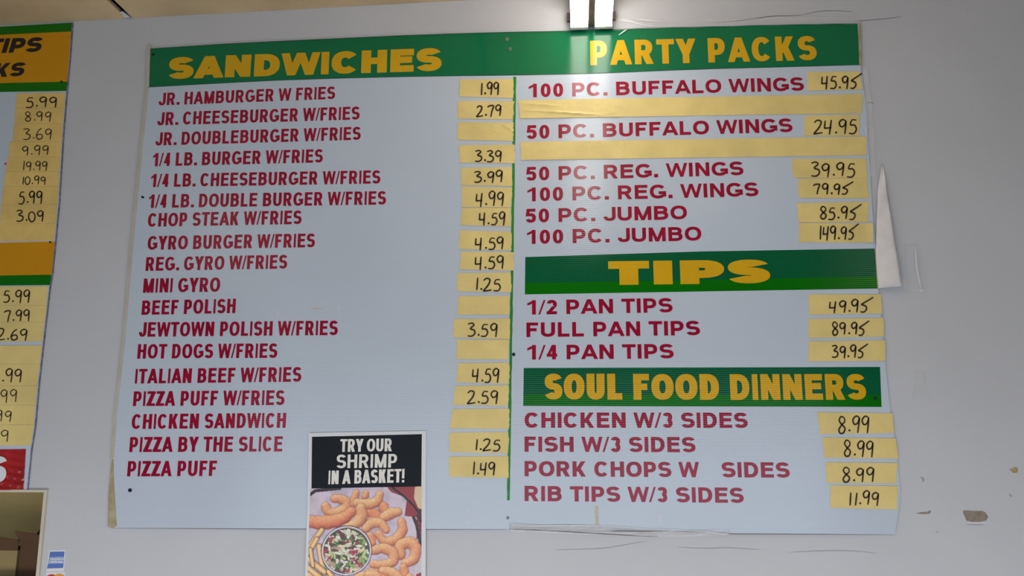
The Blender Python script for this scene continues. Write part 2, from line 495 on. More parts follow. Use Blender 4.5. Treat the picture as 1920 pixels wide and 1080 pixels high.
def carton(name, x0, x1, y0, y1, z0, z1, label, mat, flapm, lean):
    r = empty(name, ((x0 + x1) / 2, (y0 + y1) / 2, z0), label, 'box')
    b_ = MB(); t_ = .004
    b_.box((x0, y0, z0), (x1, y1, z0 + t_)); b_.box((x0, y0, z0 + t_), (x1, y0 + t_, z1)); b_.box((x0, y1 - t_, z0 + t_), (x1, y1, z1))
    b_.box((x0, y0 + t_, z0 + t_), (x0 + t_, y1 - t_, z1)); b_.box((x1 - t_, y0 + t_, z0 + t_), (x1, y1 - t_, z1))
    b_.build('box_body', mat, r)
    # open flaps on the rim, standing up at different slants
    for (a, c, up) in (((x0, y0), (x1, y0), (lean, -.02)), ((x0, y1), (x1, y1), (.01, .03))):
        f = MB()
        A = Vector((a[0], a[1], z1)); B_ = Vector((c[0], c[1], z1)); U = Vector((up[0], up[1], .045)); k = Vector((0, t_, 0))
        f.add([A, B_, B_ + U * .8, A + U * 1.1, A + k, B_ + k, B_ + U * .8 + k, A + U * 1.1 + k],
              [(0, 1, 2, 3), (7, 6, 5, 4), (0, 4, 5, 1), (1, 5, 6, 2), (2, 6, 7, 3), (3, 7, 4, 0)])
        f.build('flap', flapm, r)
    return r


pa = on_plane_y(-12, 1032, YS - .1); pb = on_plane_y(33, 1032, YS - .1); pc = on_plane_y(39, 1022, YS - .1); pd = on_plane_y(84, 1022, YS - .1)
carton('cardboard_box', pa.x, pb.x, YS - .1, YS + .1, zs, pa.z, 'tan cardboard box with dark raised flaps, in the hatch at the left frame edge', M_cardl, M_card, .012)
carton('cardboard_box', pc.x, pd.x, YS - .1, YS + .12, zs, pc.z, 'dark brown cardboard box standing in the hatch, right of the tan one', M_card, M_card, -.012)

# ------------------------------------------------------------------ peeled spots and cracks of the wall, and a painted shadow line
def irregular(name, pts, d0, d1, mat, parent, label=None):
    o = slab(name, pts, d0, d1, mat, parent)
    if label: tag(o, label)
    return o


irregular('paint_chip', [(1806, 957), (1815, 957), (1828, 958), (1842, 958), (1848, 961), (1853, 969), (1849, 976), (1838, 978), (1822, 978), (1812, 976), (1809, 968), (1806, 963)], .0, .0006, M_chip, wall, 'brown bare patch')
irregular('paint_lip', [(1812, 979), (1826, 979.5), (1846, 979), (1846, 981), (1828, 981.5), (1813, 981)], .0, .002, M_lip, wall)
irregular('paint_chip', [(1717, 962.5), (1730, 960), (1740, 959.5), (1742, 957), (1746, 958), (1744, 963), (1736, 964), (1724, 963.5)], .0, .0006, M_chip, wall, 'thin brown scratch')
irregular('paint_chip', [(1892, 879), (1898, 879), (1901, 876), (1907, 876), (1909, 881), (1908, 886), (1900, 887), (1896, 883)], .0, .0006, M_chipy, wall, 'small tan chip')
irregular('paint_chip', [(1725, 895), (1730, 894), (1733, 897), (1733, 903), (1730, 904), (1729, 899)], .0, .0006, M_crackf_shade, wall)
irregular('paint_chip', [(1891, 926), (1894, 926), (1898, 930), (1897, 932), (1893, 930)], .0, .0006, M_crackf_shade, wall)
irregular('paint_chip', [(1753, 996), (1760, 997), (1763, 998.5), (1756, 998.5)], .0, .0006, M_crackf_shade, wall)

mb = MB()
for P, wd in (([(1340, 43), (1372, 40), (1400, 37), (1425, 33.5), (1452, 30), (1480, 29.5), (1505, 28)], 1.3),
              ([(1505, 28), (1530, 22), (1560, 20), (1600, 22)], .9),
              ([(1600, 40), (1640, 37), (1670, 34), (1690, 31)], .9),
              ([(1625, 193), (1632, 192), (1638, 194)], 1.2)):
    ribbon(mb, smooth_path(P, 4), wd, .0006, .3)
mb.build('dark_wall_line', M_crack_shade, wall)
mb = MB()
for P in ([(1040, 1031), (1080, 1030), (1130, 1028), (1175, 1021), (1215, 1014)],
          [(1270, 1026), (1320, 1028), (1370, 1027), (1425, 1031)],
          [(1480, 1036), (1530, 1033), (1600, 1033), (1645, 1038)],
          [(1811, 983), (1830, 984), (1846, 984)],  # thin shadow under the peeled lip, painted as a dark line
          [(640, 3), (700, 1), (760, 1)]):
    ribbon(mb, smooth_path(P, 4), 1.2, .0006, .3)
mb.build('dark_wall_line', M_crackf_shade, wall)

# ------------------------------------------------------------------ big menu board
c0 = on_wall(950, 990)
menu = empty('menu_board', (c0.x, 0, c0.z), 'large white menu board with green header reading SANDWICHES and PARTY PACKS', 'menu board')
outline = [(280, 91), (330, 88), (420, 82), (520, 77), (640, 71.5), (760, 66), (860, 62.5), (950, 60), (1060, 58), (1150, 54.5), (1250, 51), (1350, 49),
           (1450, 46.5), (1550, 44.5), (1609, 43.5), (1611, 90), (1613, 122), (1620, 170), (1625, 215), (1630, 300), (1636, 400), (1643, 470),
           (1647, 541), (1656, 640), (1668, 760), (1680, 840), (1688, 920), (1686, 950), (1680, 990), (1679, 1002),
           (1560, 1001.5), (1450, 1000.5), (1372, 1000), (1362, 1001), (1340, 998), (1300, 995.5), (1200, 993), (1120, 986), (960, 986), (952, 992), (800, 992), (640, 991), (500, 991), (380, 990), (207, 990),
           (204, 930), (211, 850), (216, 780), (231, 640), (245, 480), (262, 300), (276, 163)]
slab('board_sheet', outline, .0005, .0050, M_board, menu)


def strip(name, tops, bots, d0, d1, mat, parent):
    return slab(name, tops + bots[::-1], d0, d1, mat, parent)


top_e = [(281, 91.5), (420, 82.5), (520, 77.5), (640, 72), (760, 66.5), (860, 63), (950, 60.5), (1060, 58.3), (1150, 55), (1250, 51.5), (1350, 49.5), (1450, 47), (1550, 45), (1608, 44)]
bot_e = [(277, 163.5), (420, 155.5), (520, 150.5), (640, 146.5), (760, 143.6), (860, 142), (950, 141), (1060, 139), (1150, 136.3), (1250, 132), (1350, 128.5), (1450, 126), (1550, 123.2), (1612, 121.5)]
hb = strip('header_band', top_e, bot_e, .0050, .0053, M_green, menu); tag(hb, 'wide green band across the top')
k = MB(); letter_run(k, 'SANDWICHES', (316, 148.5), (826, 132.5), 41, .44, .285, .0, .0056, cap1=43, grow=.06)
k.build('lettering', M_gold, hb)
letter_words('word_lettering', M_gold, hb, 'gold word of the heading PARTY PACKS', 'PARTY PACKS', (1107, 122.5), (1532, 112.5), 46, .27, .215, .02, .0056, cap1=45.5)

for (tl, tr_, br, bl, fr, label) in (((985, 482), (1640, 466), (1645, 541), (984, 552), .70, 'green band reading TIPS'),
                                     ((982, 690), (1650, 688), (1653, 763), (981, 761), .70, 'green band reading SOUL FOOD DINNERS')):
    ml = (tl[0] + (bl[0] - tl[0]) * fr, tl[1] + (bl[1] - tl[1]) * fr); mr = (tr_[0] + (br[0] - tr_[0]) * fr, tr_[1] + (br[1] - tr_[1]) * fr)
    top_c = [tl, ((tl[0] + tr_[0]) / 2, (tl[1] + tr_[1]) / 2 - (2.5 if tl[1] < 600 else 0)), tr_]
    hd = slab('section_band', top_c + [mr, ml], .0050, .0053, M_dgreen, menu); tag(hd, label)
    slab('lower_stripe', [ml, mr, br, bl], .0050, .0053, M_bgreen, hd)
    k = MB()
    if 'TIPS' in label:
        for ch, x0, x1 in (('T', 1141, 1218), ('I', 1226, 1261.5), ('P', 1276, 1359), ('S', 1365, 1445)):
            yb = 534.5 - (x0 - 1141) / 304 * 3.8
            letter_run(k, ch, (x0, yb), (x1, yb - (x1 - x0) / 304 * 3.8), 44.5, .80, .32, 0, .0056)
    else:
        letter_run(k, 'SOUL', (1022, 749), (1166, 749.3), 48.5, .31, .25, 0, .0056, grow=.05)
        letter_run(k, 'FOOD', (1189, 749.5), (1348, 749.8), 48.5, .31, .25, 0, .0056, grow=.05)
        letter_run(k, 'DINNERS', (1371, 750), (1624, 749.5), 48.5, .275, .245, 0, .0056, grow=.05)
    k.build('lettering', M_gold, hd)

LEFT = [('JR. HAMBURGER W FRIES', 297, 197.8, 628, 185.5, 23.5), ('JR. CHEESEBURGER W/FRIES', 294.5, 235.2, 674, 224, 24.5),
        ('JR. DOUBLEBURGER W/FRIES', 291, 273, 676, 262, 24.5), ('1/4 LB. BURGER W/FRIES', 285, 312, 605, 304.5, 25),
        ('1/4 LB. CHEESEBURGER W/FRIES', 281.5, 351, 713, 344, 24.8), ('1/4 LB. DOUBLE BURGER W/FRIES', 277.5, 390, 723.5, 383.5, 25.3),
        ('CHOP STEAK W/FRIES', 276.5, 425.3, 565, 420, 25.5), ('GYRO BURGER W/FRIES', 276, 468.5, 590, 463.5, 25.8),
        ('REG. GYRO W/FRIES', 272.5, 508, 538, 503.5, 25.8), ('MINI GYRO', 268, 549, 412, 547, 26.8),
        ('BEEF POLISH', 265, 590.5, 441, 587, 27), ('JEWTOWN POLISH W/FRIES', 260, 631.5, 633, 628.3, 27.2),
        ('HOT DOGS W/FRIES', 257, 672.5, 519.5, 671, 27.2), ('ITALIAN BEEF W/FRIES', 252.5, 719.3, 564.5, 715.6, 27.5),
        ('PIZZA PUFF W/FRIES', 249, 761.5, 533, 759.3, 27.7), ('CHICKEN SANDWICH', 246, 804.5, 535.5, 802, 28),
        ('PIZZA BY THE SLICE', 242, 847.7, 529, 846.5, 28.3), ('PIZZA PUFF', 238, 893.3, 405.5, 892.5, 28.8)]
for tx, xa, ya, xb, yb, cp in LEFT:
    letter_words('word_lettering', M_maroon, menu, 'maroon word of the line ' + tx, tx, (xa, ya), (xb, yb), cp, .215, .18, .0, .0054)
RIGHT = [('100 PC. BUFFALO WINGS', 990.5, 182.8, 1507.5, 170, 25.5), ('50 PC. BUFFALO WINGS', 988, 260.8, 1486, 247.5, 25.8),
         ('50 PC. REG. WINGS', 987, 339, 1394, 328.3, 25.8), ('100 PC. REG. WINGS', 988, 377.8, 1422, 367.8, 26),
         ('50 PC. JUMBO', 986, 417.7, 1288, 411, 26), ('100 PC. JUMBO', 987.5, 457.7, 1315, 451, 26.3),
         ('1/2 PAN TIPS', 988, 590, 1261, 585.6, 27), ('FULL PAN TIPS', 987.5, 632, 1312.5, 628.5, 27.2),
         ('1/4 PAN TIPS', 988, 674.3, 1263, 672, 27.2), ('CHICKEN W/3 SIDES', 984, 802, 1402, 802.4, 28.7),
         ('FISH W/3 SIDES', 984, 847.2, 1304, 848, 28.5), ('PORK CHOPS W', 984, 893, 1311, 895, 28.7), ('RIB TIPS W/3 SIDES', 984, 939.5, 1394.5, 943, 28.5)]
for tx, xa, ya, xb, yb, cp in RIGHT:
    lb = 'maroon word of the line ' + tx + (' SIDES' if tx.startswith('PORK') else '')
    letter_words('word_lettering', M_maroon, menu, lb, tx, (xa, ya), (xb, yb), cp, .27, .21, .015, .0054, grow=.03)
    if tx.startswith('PORK'):
        letter_words('word_lettering', M_maroon, menu, lb, 'SIDES', (1354, 895), (1481, 895.7), cp, .27, .21, .015, .0054, grow=.03)

# hand painted green dividing line
rnd = random.Random(3); Lp = []; Rp = []
for i in range(61):
    y = 144 + (938 - 144) * i / 60; x = 965.5 - 12 * i / 60
    Lp.append((x - 2.8 + rnd.uniform(-.7, .7), y)); Rp.append((x + 2.4 + rnd.uniform(-.4, .4), y))
mb = MB(); n = len(Lp)
mb.add([on_wall(x, y, .0055) for x, y in Lp] + [on_wall(x, y, .0055) for x, y in Rp], [(i, i + 1, n + i + 1, n + i) for i in range(n - 1)])
tag(mb.build('divider_line', material('green_marker_line', (0.003, 0.22, 0.012), 0.4), menu), 'green vertical dividing line')

# edge tape and grime
def edge_band(name, pts, wl, wr, d0, d1, mat, parent, label=None):
    o = slab(name, [(x - wl, y) for x, y in pts] + [(x + wr, y) for x, y in pts[::-1]], d0, d1, mat, parent)
    if label: tag(o, label)
    return o


LE = [(279, 84), (278, 95), (276, 163), (262, 300), (245, 480), (231, 640), (216, 780), (210, 860)]
edge_band('edge_tape', LE, 3.5, 3.5, .0050, .0054, M_edge, menu, 'beige aged tape along the left edge')
slab('edge_tape', [(209.5, 861), (213, 861), (214, 905), (217, 950), (219, 985), (212, 991.5), (202, 988), (203, 930), (206, 890)], .0050, .0054, M_edgeb, menu)
slab('edge_tape', [(1640, 470), (1645, 470), (1652, 541), (1645, 543)], .0050, .0054, M_edgeb, menu)
slab('edge_tape', [(1609, 43), (1614, 43), (1616, 122), (1611, 122)], .0050, .0054, M_edgeb, menu)


def disc(name, px, py, rpx, d0, d1, mat, parent, n=12, label=None):
    r = rpx
    o = slab(name, [(px + r * math.cos(2 * math.pi * i / n), py + r * math.sin(2 * math.pi * i / n)) for i in range(n)], d0, d1, mat, parent)
    if label: tag(o, label)
    return o


for px, py, r_, mt in ((243.5, 919.3, 3.6, M_hole), (952, 971, 3.4, M_steel), (963, 664.5, 3.2, M_hole), (1641.5, 746.5, 3.2, M_hole),
                       (951, 73, 3.0, M_steel), (957, 91.5, 3.0, M_steel), (287, 102, 2.4, M_hole), (268, 370, 2.0, M_hole), (266, 369, 1.6, M_hole)):
    o = disc('screw', px, py, r_, .0050, .0066, mt, menu)
    if mt is M_steel: disc('screw_slot', px, py, r_ * .4, .0066, .0068, M_hole, o, 6)

for P, mt in (([(1115, 948), (1122, 948), (1123, 984), (1116, 984)], M_stain), ([(1235, 958), (1240, 958), (1240, 986), (1235, 986)], M_stainw),
              ([(633, 573), (637, 572), (636, 598), (633, 598)], M_stainw), ([(520, 580), (522, 579), (522, 594), (519, 594)], M_stainw),
              ([(582, 578), (606, 577), (606, 579.5), (584, 580)], M_stain), ([(552, 636), (600, 641), (625, 641), (624, 642.5), (600, 642.5), (552, 638)], M_stainw),
              ([(874, 952), (878, 951), (879, 985), (875, 985)], M_stainw)):
    slab('residue_mark', P, .0050, .0052, mt, menu)

# shadow line painted along the sheet's foot; dark outlines along the header's edges
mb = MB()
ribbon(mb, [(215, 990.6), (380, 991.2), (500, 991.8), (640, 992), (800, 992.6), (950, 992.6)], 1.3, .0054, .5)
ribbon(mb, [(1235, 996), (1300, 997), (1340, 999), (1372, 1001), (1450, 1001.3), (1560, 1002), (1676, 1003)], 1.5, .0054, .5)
mb.build('dark_edge_line', M_crack_shade, menu)
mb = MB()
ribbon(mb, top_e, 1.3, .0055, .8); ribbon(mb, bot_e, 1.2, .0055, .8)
mb.build('dark_edge_line', material('dark_green_edge', (0.002, 0.045, 0.03), 0.5), hb)

# ------------------------------------------------------------------ masking tape
def tape(name, quad, mat, label=None, group=None, nx=22, ny=7, d=.0062, creases=(), seed=0, parent=None, curl=0.0):
    """one strip: relief grid with ragged short ends, thin rim; creases are (x0,y0,x1,y1,height) in strip units"""
    rn = random.Random(seed + int(quad[0][0] * 7 + quad[0][1]))
    (ax, ay), (bx, by), (cx, cy), (dx, dy) = quad
    jl = [rn.uniform(-.8, .8) for _ in range(ny + 1)]; jr = [rn.uniform(-1.0, 1.0) for _ in range(ny + 1)]
    vs = []
    for j in range(ny + 1):
        v = j / ny
        lx, ly = ax + (dx - ax) * v + jl[j], ay + (dy - ay) * v; rx, ry = bx + (cx - bx) * v + jr[j], by + (cy - by) * v
        for i in range(nx + 1):
            u = i / nx
            h = .00012 * (math.sin(u * 17 + seed * 3 + v * 5) + math.sin(u * 41 + v * 11 + seed)) + .00018
            for (x0, y0, x1, y1, hh) in creases:
                # distance in strip units scaled to pixels
                Lx = bx - ax; Ly = dy - ay
                px_, py_ = u * Lx, v * Ly; p0 = (x0 * Lx, y0 * Ly); p1 = (x1 * Lx, y1 * Ly)
                vx, vy = p1[0] - p0[0], p1[1] - p0[1]; t = max(0, min(1, ((px_ - p0[0]) * vx + (py_ - p0[1]) * vy) / (vx * vx + vy * vy)))
                dd = math.hypot(px_ - p0[0] - t * vx, py_ - p0[1] - t * vy)
                h += hh * math.exp(-(dd / 1.5) ** 2) * (math.sin(math.pi * min(max(t, .06), .94)) ** .5)
            if curl: h += curl * max(0, u - .9) * 10 * .004
            p = on_wall(lx + (rx - lx) * u, ly + (ry - ly) * u, d)
            vs.append(Vector((p.x, -(d + h), p.z)))
    W = nx + 1
    fs = [(j * W + i, (j + 1) * W + i, (j + 1) * W + i + 1, j * W + i + 1) for j in range(ny) for i in range(nx)]
    rim = [i for i in range(W)] + [j * W + nx for j in range(1, ny + 1)] + [ny * W + i for i in range(nx - 1, -1, -1)] + [j * W for j in range(ny - 1, 0, -1)]
    base = len(vs)
    for r in rim: vs.append(Vector((vs[r].x, -(d - .0008), vs[r].z)))
    n = len(rim)
    fs += [(rim[i], rim[(i + 1) % n], base + (i + 1) % n, base + i) for i in range(n)]
    o = mesh_obj(name, vs, fs, mat, parent, True)
    for p_ in o.data.polygons[nx * ny:]: p_.use_smooth = False
    o.data.set_sharp_from_angle(angle=math.radians(40))
    return tag(o, label, 'tape label' if label else None, group)


def price(quad, text, box, label, mat=None, pen=3.2, group='handwritten masking tape price labels on the large menu board', **kw):
    o = tape('price_label', quad, mat or M_tape, label, group, **kw)
    if text:
        k = MB(); handwrite(k, text, box, pen, kw.get('d', .0062) + .0010)
        k.build('handwriting', M_ink, o)
    return o


C1 = [(((862, 149), (962, 148), (963, 184), (861, 181)), '1.99', (898, 153, 936, 178), 'JR. HAMBURGER', ()),
      (((859, 189), (964, 190), (962, 224), (857, 222.5)), '2.79', (893, 195, 940, 218), 'JR. CHEESEBURGER', ()),
      (((859, 229), (963, 230), (962, 264.5), (857, 262)), '', None, 'JR. DOUBLEBURGER', ((.82, .10, 1.0, .48, .0025),)),
      (((861, 272), (966, 271), (965, 306), (862, 305)), '3.39', (890, 280, 941, 303), 'the quarter pound BURGER', ()),
      (((864, 315), (960, 313), (961, 349), (865, 347)), '3.99', (888, 318, 943, 342), 'the quarter pound CHEESEBURGER', ()),
      (((866, 350), (960, 352), (959, 389), (866, 388)), '4.99', (892, 357, 945, 386), 'the DOUBLE BURGER line', ()),
      (((866, 390), (958, 390), (958, 425), (864, 422)), '4.59', (898, 395, 947, 422), 'CHOP STEAK', ()),
      (((862, 432), (959, 434), (959, 469), (861, 467)), '4.59', (891, 441, 945, 468), 'GYRO BURGER', ()),
      (((864, 472), (964, 473), (963, 507), (862, 505)), '4.59', (890, 477, 945, 505), 'REG. GYRO', ()),
      (((858, 512), (958, 511), (959, 548), (857, 546)), '1.25', (887, 519, 939, 545), 'MINI GYRO', ()),
      (((859, 555), (956, 555), (955, 590), (858, 590)), '', None, 'BEEF POLISH', ((.0, .5, .4, .65, .0016), (.4, .62, .85, .5, .002), (.5, .85, .95, .75, .0012), (.1, .2, .3, .4, .001))),
      (((852, 598), (957, 597), (956, 636), (849, 632)), '3.59', (876, 604, 933, 631), 'JEWTOWN POLISH', ()),
      (((857, 637), (955, 637), (952, 674), (856, 673)), '', None, 'HOT DOGS', ((.3, .72, .85, .62, .0014),)),
      (((858, 681), (955, 680), (955, 719), (856, 717)), '4.59', (885, 688, 936, 717), 'ITALIAN BEEF', ()),
      (((853, 724), (954, 722), (953, 761), (850, 759)), '2.59', (876, 731, 934, 757), 'PIZZA PUFF W/FRIES', ()),
      (((849, 767), (955, 766), (955, 804), (843, 803)), '', None, 'CHICKEN SANDWICH', ((.92, .0, 1.0, .2, .0012),)),
      (((843, 811), (954, 810), (953, 850), (843, 848)), '1.25', (886, 821, 938, 845), 'PIZZA BY THE SLICE', ()),
      (((843, 856), (954, 855), (954, 896), (842, 894)), '1.49', (882, 864, 929, 891), 'the last PIZZA PUFF line', ())]
for i, (q, tx, bx_, row, cr) in enumerate(C1):
    if tx: lb = 'tan tape price label reading %s beside %s' % (tx, row)
    else: lb = 'blank %s tape label beside %s' % ('creased' if cr and i != 15 else 'tan', row)
    price(q, tx, bx_, lb, seed=i, creases=cr, nx=34 if cr else 20, ny=16 if cr else 6)
C2 = [(((1515, 135), (1612, 134), (1617, 168), (1513, 170)), '45.9f', (1540, 136, 1616, 167), '45.95', 'the upper BUFFALO WINGS line'),
      (((1509, 217), (1611, 215), (1611, 255), (1507, 254)), '24.95', (1525, 222, 1607, 252), '24.95', 'the lower BUFFALO WINGS line'),
      (((1484, 298), (1625, 297), (1626, 334), (1488, 333)), '39.95', (1520, 302, 1603, 331), '39.95', 'the upper REG. WINGS line'),
      (((1496, 335), (1626, 334), (1629, 372), (1499, 371)), '79.9f', (1525, 339, 1600, 365), '79.95', 'the lower REG. WINGS line'),
      (((1494, 381), (1628, 378), (1628, 416), (1498, 417)), '85.9f', (1536, 381, 1615, 411), '85.95', 'the upper JUMBO line'),
      (((1498, 418), (1636, 419), (1637, 455), (1499, 454)), '149.9f', (1533, 417, 1610, 450), '149.95', 'the lower JUMBO line'),
      (((1516, 552), (1652, 552), (1654, 588), (1518, 590)), '49.9f', (1554, 556, 1638, 586), '49.95', 'the half PAN TIPS line'),
      (((1516, 598), (1657, 596), (1657, 631), (1516, 634)), '89.9f', (1559, 598, 1631, 628), '89.95', 'FULL PAN TIPS'),
      (((1517, 640), (1660, 638), (1660, 677), (1517, 677)), '39.9f', (1559, 641, 1629, 671), '39.95', 'the quarter PAN TIPS line'),
      (((1532, 773), (1673, 775), (1677, 812), (1538, 814)), '8.99', (1570, 777, 1630, 811), '8.99', 'CHICKEN with sides'),
      (((1542, 820), (1680, 822), (1684, 860), (1546, 858)), '8.99', (1581, 824, 1638, 856), '8.99', 'FISH with sides'),
      (((1548, 867), (1682, 868), (1680, 906), (1550, 905)), '8.99', (1578, 874, 1640, 904), '8.99', 'PORK CHOPS'),
      (((1557, 910), (1683, 911), (1682, 955), (1558, 952)), '11.99', (1587, 919, 1648, 947), '11.99', 'RIB TIPS')]
for i, (q, tx, bx_, pr, row) in enumerate(C2):
    price(q, tx, bx_, 'tan tape price label reading %s beside %s' % (pr, row), seed=40 + i, curl=1.2 if pr == '149.95' else 0)


def lerp_q(q, u0, u1):
    (a, b_, c_, d_) = q
    f = lambda p, r, u: (p[0] + (r[0] - p[0]) * u, p[1] + (r[1] - p[1]) * u)
    return (f(a, b_, u0), f(a, b_, u1), f(d_, c_, u1), f(d_, c_, u0))


for i, (q, row, cr) in enumerate((((((972, 188), (1617, 176), (1616, 212), (975, 222))), 'below the upper BUFFALO WINGS', ((.02, .18, .40, .36, .0028), (.06, .56, .80, .88, .0035), (.85, .85, .97, .70, .001))),
                                  ((((976, 266), (1624, 256), (1625, 291), (977, 300))), 'below the lower BUFFALO WINGS', ((.1, .9, .5, .86, .0008),)))):
    tape('tape_strip', lerp_q(q, 0, .295), M_tape, 'short creased left piece of blank tape ' + row if i == 0 else 'short smooth left piece of blank tape ' + row, 'long blank tape strips', nx=80, ny=18, d=.0070, creases=cr, seed=70 + i)
    tape('tape_strip', lerp_q(q, .287, 1), M_tape, 'long right piece of blank tan tape ' + row, 'long blank tape strips', nx=60, ny=8, d=.0062, creases=((.85, .75, .95, .6, .0008),), seed=80 + i)

# ------------------------------------------------------------------ left menu board (cut by the frame)
lc = on_wall(0, 900)
lm = empty('menu_board', (lc.x, 0, lc.z), 'narrow orange-banded menu board cut by the left frame edge, black lettering TIPS', 'menu board')
RE = [(135, 42), (131, 100), (124.5, 172), (118, 250), (110, 380), (103, 455), (97, 516), (93, 536), (81, 640), (72, 720), (65, 800), (58, 843), (50, 921)]
def rex(y):
    for (x0, y0), (x1, y1) in zip(RE, RE[1:]):
        if y <= y1: return x0 + (x1 - x0) * (y - y0) / (y1 - y0)
    return RE[-1][0]


def lex(y): return -170 - (y - 42) * .135


slab('board_sheet', [(lex(42), 60)] + RE + [(lex(921), 924)], .0005, .0050, M_board, lm)
def lband(name, ytl, ytr, ybl, ybr, mat, label=None):
    # heights at frame edge (x=0) and at the right edge
    def yl(y0, y1, x, xr): return y0 + (y1 - y0) * x / xr
    o = slab(name, [(lex(ytl), yl(ytl, ytr, lex(ytl), 130)), (rex(ytr) - .3, ytr), (rex(ybr) - .3, ybr), (lex(ybl), yl(ybl, ybr, lex(ybl), 125))], .0050, .0053, mat, lm)
    return tag(o, label) if label else o


lband('green_stripe', 50, 42.3, 65, 59, M_bgreen)
ob2 = lband('orange_band', 65, 59, 156, 153, M_orange, 'orange band with black lettering')
lband('green_stripe', 156, 153, 172.5, 170.5, M_bgreen)
lband('orange_band', 455.5, 453, 517, 515, M_orange)
lband('green_stripe', 517, 515, 535.5, 534.5, M_bgreen)
k = MB(); letter_run(k, 'TIPS', (-27, 100.5), (74, 97), 27.5, .34, .25, 0, .0056, shear=.16, grow=.06)
k.build('lettering', M_black, ob2)
k = MB(); letter_run(k, 'KS', (-13, 145), (42, 142.5), 26, .34, .25, 0, .0056, shear=.16, grow=.06)
k.build('lettering', M_black, ob2)
disc('screw', 115, 153, 2.2, .0053, .0062, M_hole, lm, 8); disc('screw', 94, 454, 2.0, .0053, .0062, M_hole, lm, 8)
slab('magenta_mark', [(8.5, 305), (12, 305), (12, 309), (8.5, 309)], .0050, .0052, material('magenta_ink', (.45, .02, .2), .5), lm)
# board's frayed dark edge on the right side
edge_band('edge_strip', RE, .2, 1.6, .0005, .0052, material('grey_cut_edge', (.22, .22, .33), .6, .3, .3, 90), lm)

LP = [(175, 203, 32, '5.99', (47, 179, 107, 201)), (203, 232, 30, '8.99', (46, 208, 96, 227)), (232, 266, 26, '3.69', (43, 239, 97, 261)),
      (266, 295, 19, '9.99', (41, 271, 91, 291)), (295, 322, 14, '19.99', (39, 301, 89, 320)), (322, 350, 10, '10.99', (38, 329, 86, 346)),
      (350, 384, 6, '5.99', (34, 356, 80, 382)), (384, 420, 3, '3.09', (30, 393, 82, 415)), (420, 452.5, -30, '', None),
      (537.5, 573, -40, '5.99', (5, 541, 56, 568)), (573, 605, -40, '7.99', (7, 579, 56, 603)), (605, 641, -40, '2.69', (-7, 615, 51, 638)),
      (648, 683, -42, '', None), (683, 724, -42, '4.99', (-16, 690, 41, 717)), (724, 760, -45, '3.99', (-24, 728, 32, 754)),
      (760, 797, -48, '2.99', (-33, 767, 22, 790)), (797, 836, -50, '1.99', (-38, 804, 17, 829))]
names = ['topmost', 'second from the top', 'third from the top', 'just above the 19.99 label', 'above the 10.99 one', 'directly below 19.99',
         'bold, directly above 3.09', 'above the lower orange band', 'blank, resting on the lower orange band', 'just under the lower green stripe', 'second under the lower green stripe',
         'third under the lower green stripe', 'blank, below the narrow white gap', 'below the blank one, first digit at the frame edge', 'fourth up from the red foil strip... ',
         'second up from the red foil strip, cut by the frame', 'directly above the red foil strip, cut by the frame']
names[5] = 'directly below the 19.99 one'
names[14] = 'third up from the red foil strip, cut by the frame'
for i, (ya, yb, xl, tx, bx_) in enumerate(LP):
    q = ((xl, ya), (rex(ya) - 2, ya - .5), (rex(yb) - 2, yb - .8), (xl - 3, yb - .3))
    shown = tx if xl > -40 or i < 12 else ('ending in .99' if tx else '')
    lb = 'left board tape label%s, %s' % ((' reading ' + shown) if tx and i < 13 else '', names[i])
    price(q, tx, bx_, lb, M_tapeold if i < 9 else M_tape, pen=2.7 if i in (0, 6, 7, 9, 10, 11, 13) else 2.0, group='tape price labels on the left menu board', seed=100 + i, nx=14, ny=5)

# red foil strip with a white letter at the foot of the left board
rn = random.Random(5); nx, ny = 90, 60; vs = []
for j in range(ny + 1):
    for i in range(nx + 1):
        u = i / nx; v = j / ny
        x = -120 + u * (168.5 - 4.5 * v) ; y = 843.5 + v * 76.5 - (1.5 * u)
        hgt = .0011 * (1 + math.sin(v * 34 + 2.2 * math.sin(u * 11) + u * 5)) * (.15 + 1.5 * v) + .0005 * math.sin(u * 60 + v * 17)
        p_ = on_wall(x, y, .0062); vs.append(Vector((p_.x, -(.0058 + hgt), p_.z)))
W_ = nx + 1
foil = mesh_obj('foil_strip', vs, [(j * W_ + i, (j + 1) * W_ + i, (j + 1) * W_ + i + 1, j * W_ + i + 1) for j in range(ny) for i in range(nx)], M_red, None, True)
tag(foil, 'crinkled shiny red foil strip with white letter S at the foot of the left board', 'sign')
k = MB(); letter_run(k, 'S', (-26, 905), (10, 905), 50, .30, .26, 0, .0094); k.build('lettering', M_white, foil)

# ------------------------------------------------------------------ card stickers on the wall
s1 = slab('card_sticker', [(92, 1032), (122.5, 1031), (120, 1071), (87, 1072)], .0, .0012, M_white); tag(s1, 'small white sticker printed with two blue bands, beside the hatch', 'sticker')
slab('blue_band', [(94, 1034.5), (121, 1034), (120, 1044), (92, 1045)], .0012, .0014, M_blue, s1)
slab('pale_band', [(92, 1045.5), (120, 1044.5), (119.5, 1055), (90.5, 1056)], .0012, .0014, M_lblue, s1)
slab('blue_band', [(90, 1056.5), (119.5, 1056), (118, 1065), (88, 1066)], .0012, .0014, M_blue, s1)
k = MB(); rn = random.Random(9)
for r_ in range(2):
    x = 95 - r_ * 2
    while x < 117:
        w_ = rn.uniform(1.2, 2.2); yy = 1046.8 + r_ * 5
        k.add([on_wall(a, b_, .0015) for a, b_ in ((x, yy), (x + w_, yy), (x + w_, yy + 3), (x, yy + 3))], [(0, 3, 2, 1)]); x += w_ + .8
k.build('print_marks', M_white, s1)
